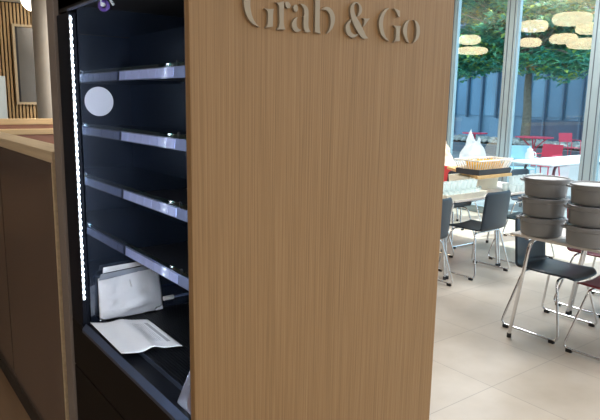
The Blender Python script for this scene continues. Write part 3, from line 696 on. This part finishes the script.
# clear cups, one object each
def cup_mesh():
    b = MB(); b.lathe([(.024, 0), (.034, .075), (.0355, .078), (.0338, .078), (.0228, .003)], (0, 0, 0), 14)
    return b
c0 = None
def cup(loc, rot, lab, grp):
    global c0
    if c0 is None:
        c0 = cup_mesh().build('clear_cup', 'clear', smooth=True); o = c0; tag(o, lab, 'cup', grp)
    else:
        o = c0.copy(); COL.objects.link(o); o['label'] = lab; o['group'] = grp
    o.location = loc; o.rotation_euler = rot
for i in range(7):
    for j in range(2):
        cup((4.285+i*.077, 3.445+j*.075, TZ+.0055), (0, 0, 0), 'clear plastic cup standing in the cream tray', 'clear cups in the cream tray')
for i in range(7):
    cup((4.285+i*.077, 3.483, TZ+.0845), (0, 0, i*.7), 'clear plastic cup on the top layer of the cream tray', 'clear cups topping the cream tray')
for i in range(9):
    cup((4.36+i*.078, 3.662, TZ+.0358), (math.pi/2, 0, 0), 'clear plastic cup lying on its side behind the cream tray', 'clear cups lying behind the cream tray')
for i in range(7):
    cup((4.40+i*.078, 3.662, TZ+.1040), (math.pi/2, 0, 0), 'clear plastic cup lying on other cups, before the crate', 'clear cups lying on cups before the crate')
for i in range(8):
    for j in range(2):
        cup((5.30+i*.082, 3.42+j*.085, TZ), (0, 0, 0), 'clear plastic cup on the table right of the basket', 'clear cups right of the basket')
for i in range(7):
    cup((5.34+i*.082, 3.463, TZ+.079), (0, 0, 0), 'clear plastic cup stacked on cups right of the basket', 'upper clear cups right of the basket')

cr = thing('cream_crate', 'cream white crate under the tilted wooden board, behind the clear cups', 'crate', (5.0, 3.80, TZ))
tray(4.95, 5.42, 3.69, 3.93, TZ, .15, .008, .012).build('crate_body', 'cream', cr)
wbd = thing('wooden_board', 'warm wooden serving board lying on the crate under the black tray', 'board', (5.3, 3.85, .897))
MB().prism([(4.83, 3.50), (5.42, 3.52), (5.80, 4.26), (5.33, 4.28)], 'z', .8965, .9235).build('board_slab', 'board', wbd)
bt = thing('black_tray', 'black tray holding the slatted basket on top of the wooden board', 'tray', (5.02, 3.83, .894))
tray(4.90, 5.43, 3.545, 3.82, .9245, .055, .008, .004).build('tray_shell', 'tray_black', bt)
bk = thing('slatted_basket', 'white slatted basket filled with yellow sticks on the black tray', 'basket', (5.02, 3.83, .9))
bx0, bx1, by0, by1, bz, bh, fl = 4.93, 5.40, 3.585, 3.785, .9295, .135, .045
MB().box(bx0, bx1, by0, by1, bz, bz+.006).build('basket_floor', 'slat_white', bk)
MB().tube([(bx0-fl, by0-fl, bz+bh), (bx1+fl, by0-fl, bz+bh), (bx1+fl, by1+fl, bz+bh), (bx0-fl, by1+fl, bz+bh)], .008, 8, closed=True).build('rim', 'slat_white', bk)
n = 15
for i in range(n):
    f = i/(n-1)
    for (ya, yb) in ((by0, by0-fl), (by1, by1+fl)):
        MB().tube([(bx0+(bx1-bx0)*f, ya, bz+.006), (bx0-fl+(bx1-bx0+2*fl)*f, yb, bz+bh-.004)], .005, 6).build('slat', 'slat_white', bk)
for i in range(1, 9):
    f = i/9
    for (xa, xb) in ((bx0, bx0-fl), (bx1, bx1+fl)):
        MB().tube([(xa, by0+(by1-by0)*f, bz+.006), (xb, by0-fl+(by1-by0+2*fl)*f, bz+bh-.004)], .005, 6).build('slat', 'slat_white', bk)
ms = MB()
for i in range(170):
    x = random.uniform(bx0+.02, bx1-.02); y = random.uniform(by0+.015, by1-.015); h = random.uniform(.105, .135)
    ms.tube([(x, y, bz+.008), (x+random.uniform(-.02, .02), y+random.uniform(-.02, .02), bz+h)], .0065, 6)
st = ms.build('yellow_sticks', 'yellow'); tag(st, 'dense bundle of yellow sticks standing in the slatted basket', 'sticks', None, 'stuff')

# heaps of plastic film and packaging by the window
def heap(name, mat_, label, cat, c, fn_h, rx, ry, seed, amp):
    b = MB()
    def fn(u, v):
        a = u*2*math.pi; rr = v
        x = rx*rr*math.cos(a); y = ry*rr*math.sin(a)
        h = fn_h(x, y)*max(0, 1-rr**2.2)
        p = Vector((x, y, h)); d = crumple((x+seed, y, h), 7, amp)+crumple((x+seed, y+3, h), 19, amp*.5)
        k = min(1, (1-rr)*4)
        return (c[0]+x+d.x*k, c[1]+y+d.y*k, c[2]+max(.002, h+d.z*k))
    b.grid(fn, 56, 26); bmesh.ops.remove_doubles(b.bm, verts=b.bm.verts, dist=.0008)
    o = b.build(name, mat_, smooth='all'); tag(o, label, cat); return o
def two_peaks(x, y):
    return max(.60-2.6*math.hypot(x, y-.10), .46-1.9*math.hypot(x+.02, y+.07), .20-.6*math.hypot(x, y), .02)*.95
heap('plastic_film', 'film', 'crumpled translucent white plastic film with two peaks by the window', 'plastic film', (7.16, 5.27, TZ), two_peaks, .30, .27, 1.7, .045)
heap('packaging_heap', 'peach', 'peach-coloured packaging heap beside the white plastic film', 'packaging', (6.98, 5.73, TZ), lambda x, y: .36*math.exp(-(x*x+y*y)/.06), .26, .185, 8.3, .045)

# ================================================================ TERRACE OUTSIDE
struct(MB().box(WX+.1, 40, -12, 40, -.16, -.02).build('ground_terrace', 'paving'))
wt = thing('terrace_table', 'long white terrace table just outside the window', 'table', (9.65, 5.15, -.02))
MB().box(8.42, 10.95, 4.80, 5.60, .715, .74, .004).build('tabletop', 'white_top', wt)
for (x, y) in ((8.75, 4.95), (8.75, 5.45), (10.6, 4.95), (10.6, 5.45)):
    sx = 1 if x > 9.6 else -1
    MB().tube(fillet([(x-sx*.35, y, .70), (x, y, .70), (x+sx*.05, y, -.019)], .12, 7), .022, 10).build('leg', 'dark_leg', wt, smooth=True)
jg = thing('white_jug', 'white lidded jug on the terrace table before the pale blue chair', 'jug', (8.95, 5.56, .74))
JX, JY = 8.98, 5.535
MB().lathe([(.004, 0), (.055, 0), (.07, .03), (.068, .09), (.045, .13), (.05, .15)], (JX, JY, .7405), 24).build('jug_body', 'white_plastic', jg, smooth=True)
MB().lathe([(.052, .15), (.04, .172), (.012, .18), (.014, .2), (.006, .205)], (JX, JY, .7405), 20).build('lid', 'white_plastic', jg, smooth=True)
MB().tube(fillet([(JX, JY-.064, .775), (JX, JY-.12, .79), (JX, JY-.11, .86), (JX, JY-.048, .868)], .03, 4), .008, 8).build('handle', 'white_plastic', jg, smooth=True)

def metal_chair(label, mt, grp):
    t = thing('garden_chair', label, 'chair', (0, 0, 0), 0, grp)
    b = MB()
    for i in range(6): b.box(-.21, .21, -.20+i*.07, -.145+i*.07, .435, .447)
    b.build('seat', mt, t)
    b = MB()
    b.hull8([(-.215, -.225, .60), (.215, -.225, .60), (.215, -.213, .60), (-.215, -.213, .60), (-.225, -.265, .86), (.225, -.265, .86), (.225, -.252, .86), (-.225, -.252, .86)])
    b.build('backrest', mt, t)
    for s in (-1, 1):
        MB().tube([(s*.20, .20, .434), (s*.22, .235, 0)], .012, 8).build('leg', mt, t)
        MB().tube([(s*.205, -.195, .60), (s*.20, -.19, .434), (s*.225, -.26, 0)], .012, 8).build('leg', mt, t)
        MB().tube(fillet([(s*.232, -.235, .66), (s*.235, .16, .66), (s*.205, .20, .44)], .05, 4), .010, 8).build('armrest', mt, t)
    return t
g1 = metal_chair('red metal garden chair across the white terrace table', 'red_paint', 'red metal garden chairs')
g1.location = (11.32, 6.62, -.02); g1.rotation_euler = (0, 0, math.pi*.5)
dup(g1, (17.0, 9.20, -.02), 2.7, 'red metal garden chair beside the round red table in the distance')
dup(g1, (10.7, 4.55, -.02), 0.1, 'red garden chair seen under the white terrace table, near the mullion')
bc = metal_chair('pale blue metal garden chair behind the white jug', 'pale_blue', 'pale blue garden chairs')
bc.location = (10.4, 6.55, -.02); bc.rotation_euler = (0, 0, 2.4)
rt = thing('round_table', 'round red metal garden table in front of the planter', 'table', (16.2, 9.88, -.02))
MB().lathe([(.02, .71), (.53, .71), (.55, .725), (.53, .74), (.02, .74)], (16.2, 9.88, -.02), 40).build('tabletop', 'red_paint', rt, smooth=True)
for k in range(4):
    a = k*math.pi/2+.4
    MB().tube(fillet([(16.2+.36*math.cos(a), 9.88+.36*math.sin(a), .69), (16.2+.06*math.cos(a), 9.88+.06*math.sin(a), .40), (16.2+.05*math.cos(a), 9.88+.05*math.sin(a), .2), (16.2+.30*math.cos(a), 9.88+.30*math.sin(a), 0)], .18, 6), .018, 8).build('leg', 'red_paint', rt, smooth=True)
rt2 = thing('round_table', 'red metal garden table glimpsed behind the white plastic film', 'table', (16.5, 12.2, -.02))
MB().lathe([(.02, .71), (.40, .71), (.40, .74), (.02, .74)], (16.5, 12.2, -.02), 32).build('tabletop', 'red_paint', rt2, smooth=True)
MB().lathe([(.25, 0), (.25, .02), (.03, .05), (.03, .70)], (16.5, 12.2, -.02), 24).build('pedestal', 'red_paint', rt2, smooth=True)

pln = thing('stone_planter', 'low grey concrete planter filled with white stones under the tree', 'planter', (18.3, 12, -.02))
MB().box(17.4, 17.55, 4, 24, -.02, .30).box(19.6, 19.75, 4, 24, -.02, .30).box(17.55, 19.6, 4, 4.15, -.02, .30).box(17.55, 19.6, 23.85, 24, -.02, .30).build('planter_wall', 'concrete', pln)
MB().box(17.551, 19.599, 4.151, 23.849, -.02, .295).build('soil', 'soil', pln)
ms = MB()
for i in range(900):
    x = random.uniform(17.62, 18.6); y = random.uniform(8.2, 15.5); r = random.uniform(.05, .11)
    if (x-18.3)**2+(y-11.5)**2 < .09: continue
    bmm = bmesh.new(); bmesh.ops.create_icosphere(bmm, subdivisions=1, radius=r)
    for v in bmm.verts: v.co *= random.uniform(.8, 1.2)
    ms.merge(bmm, Matrix.Translation((x, y, .305+r*.95+(x-17.6)*.05)) @ Matrix.Diagonal((1, 1, .75, 1)))
o = ms.build('white_stones', 'cobble'); tag(o, 'white cobble stones heaped in the planter under the tree', 'stones', None, 'stuff')

# tree with broad glossy leaves
def make_tree(label, x, y, z0, blobs, nleaf, seed, trunk_h):
    rnd = random.Random(seed)
    t = thing('magnolia_tree', label, 'tree', (x, y, z0))
    tp = [(x, y, z0), (x+.03, y-.02, z0+1.0), (x-.04, y+.03, z0+2.0), (x+.02, y, z0+trunk_h)]
    MB().tube(fillet(tp, .4, 4), .16, 12, r1=.09).build('trunk', 'bark', t, smooth=True)
    b = MB()
    for (cx_, cy_, cz_, r) in blobs:
        b.tube([(x, y, z0+trunk_h*rnd.uniform(.7, .95)), ((x+cx_)/2+rnd.uniform(-.2, .2), (y+cy_)/2, (z0+trunk_h*.9+cz_)/2+.1), (cx_, cy_, cz_)], .05, 7, r1=.015)
    b.build('branches', 'bark', t, smooth=True)
    vs, fs, cs = [], [], []
    tot = sum(r**2 for *_, r in blobs)
    for (cx_, cy_, cz_, r) in blobs:
        k = int(nleaf*r*r/tot)
        for _ in range(k//5):
            d = Vector((rnd.gauss(0, 1), rnd.gauss(0, 1), rnd.gauss(0, 1))).normalized()*(r*rnd.uniform(.45, 1.0))
            c = Vector((cx_, cy_, cz_))+Vector((d.x, d.y, d.z*.8))
            tone = rnd.random()
            for q in range(5):                                   # a whorl of leaves round each twig tip
                a = q*1.2566+rnd.uniform(-.4, .4); el = rnd.uniform(-.5, .6)
                ax = Vector((math.cos(a)*math.cos(el), math.sin(a)*math.cos(el), math.sin(el)))
                sd = ax.cross(Vector((0, 0, 1))).normalized(); nn = sd.cross(ax)
                Lf = rnd.uniform(.20, .34); w = Lf*.24; i0 = len(vs)
                vs += [c, c+ax*Lf*.45+sd*w+nn*w*.4, c+ax*Lf-nn*.02, c+ax*Lf*.45-sd*w+nn*w*.4, c+ax*Lf*.5]
                fs += [(i0, i0+1, i0+4), (i0+1, i0+2, i0+4), (i0, i0+4, i0+3), (i0+4, i0+2, i0+3)]
                g = rnd.random()
                if tone > .994: col = (.45, .20, .05)
                elif g > .86: col = (.55, .68, .16)
                elif g > .45: col = (.19+.10*g, .60, .36)
                else: col = (.08, .36, .28)
                cs.append(col)
    me = bpy.data.meshes.new('foliage'); loc = Vector((x, y, z0))
    me.from_pydata([tuple(Vector(v)-loc) for v in vs], [], fs); me.materials.append(M['leaf'])
    ca = me.color_attributes.new('leaf_tone', 'FLOAT_COLOR', 'POINT')
    for i, c in enumerate(cs):
        for k in range(5): ca.data[i*5+k].color = c+(1,)
    o = bpy.data.objects.new('foliage', me); COL.objects.link(o); o.parent = t
    return t
rb = random.Random(3); blobs = []
for i in range(40):
    yy = 8.8+rb.random()*7.2; zz = 3.2+rb.random()*2.2; xx = 18.2+rb.uniform(-1.3, 1.3)
    if yy > 12.2: zz = max(zz, 3.3)
    blobs.append((xx, yy, zz, rb.uniform(.65, .95)))
for yy, zz in ((9.2, 2.9), (9.9, 2.75), (10.6, 2.85), (11.3, 3.0), (13.0, 3.0), (13.6, 2.95), (14.3, 2.95), (12.4, 3.1)): blobs.append((17.7, yy, zz, .62))
make_tree('broad-leaved magnolia tree with grey trunk behind the red terrace table', 18.3, 11.52, .301, blobs, 20000, 5, 3.6)

# office building across the terrace
ob = thing('office_building', 'blue-grey glazed office building across the terrace behind the tree', 'building', (25, 14, 0))
MB().box(24, 27, 2, 30, -.02, 12.5).build('facade_wall', 'facade', ob)
MB().box(23.9, 23.999, 2, 15.2, -.02, 1.05).build('plinth', 'facade_dark', ob)
y = 2.2; k = 0
while y < 29:
    MB().box(23.96, 23.999, y+.07, y+.73, 1.15, 3.85).build('glass_panel', 'fac_glass' if k % 3 else 'fac_glass_light', ob)
    MB().box(23.96, 23.999, y+.07, y+.73, 5.3, 8.6).build('glass_panel', 'fac_glass', ob)
    MB().box(23.80, 23.959, y-.04, y+.04, 0.0 if k % 2 else 1.06, 3.9).build('vertical_fin', 'fin', ob)
    y += .8; k += 1
MB().box(23.6, 23.999, 16.3, 29, 3.95, 5.15).build('white_fascia', 'fascia', ob)
MB().box(23.85, 23.999, 2, 16.2, 3.95, 5.15).build('grey_fascia', 'facade', ob)
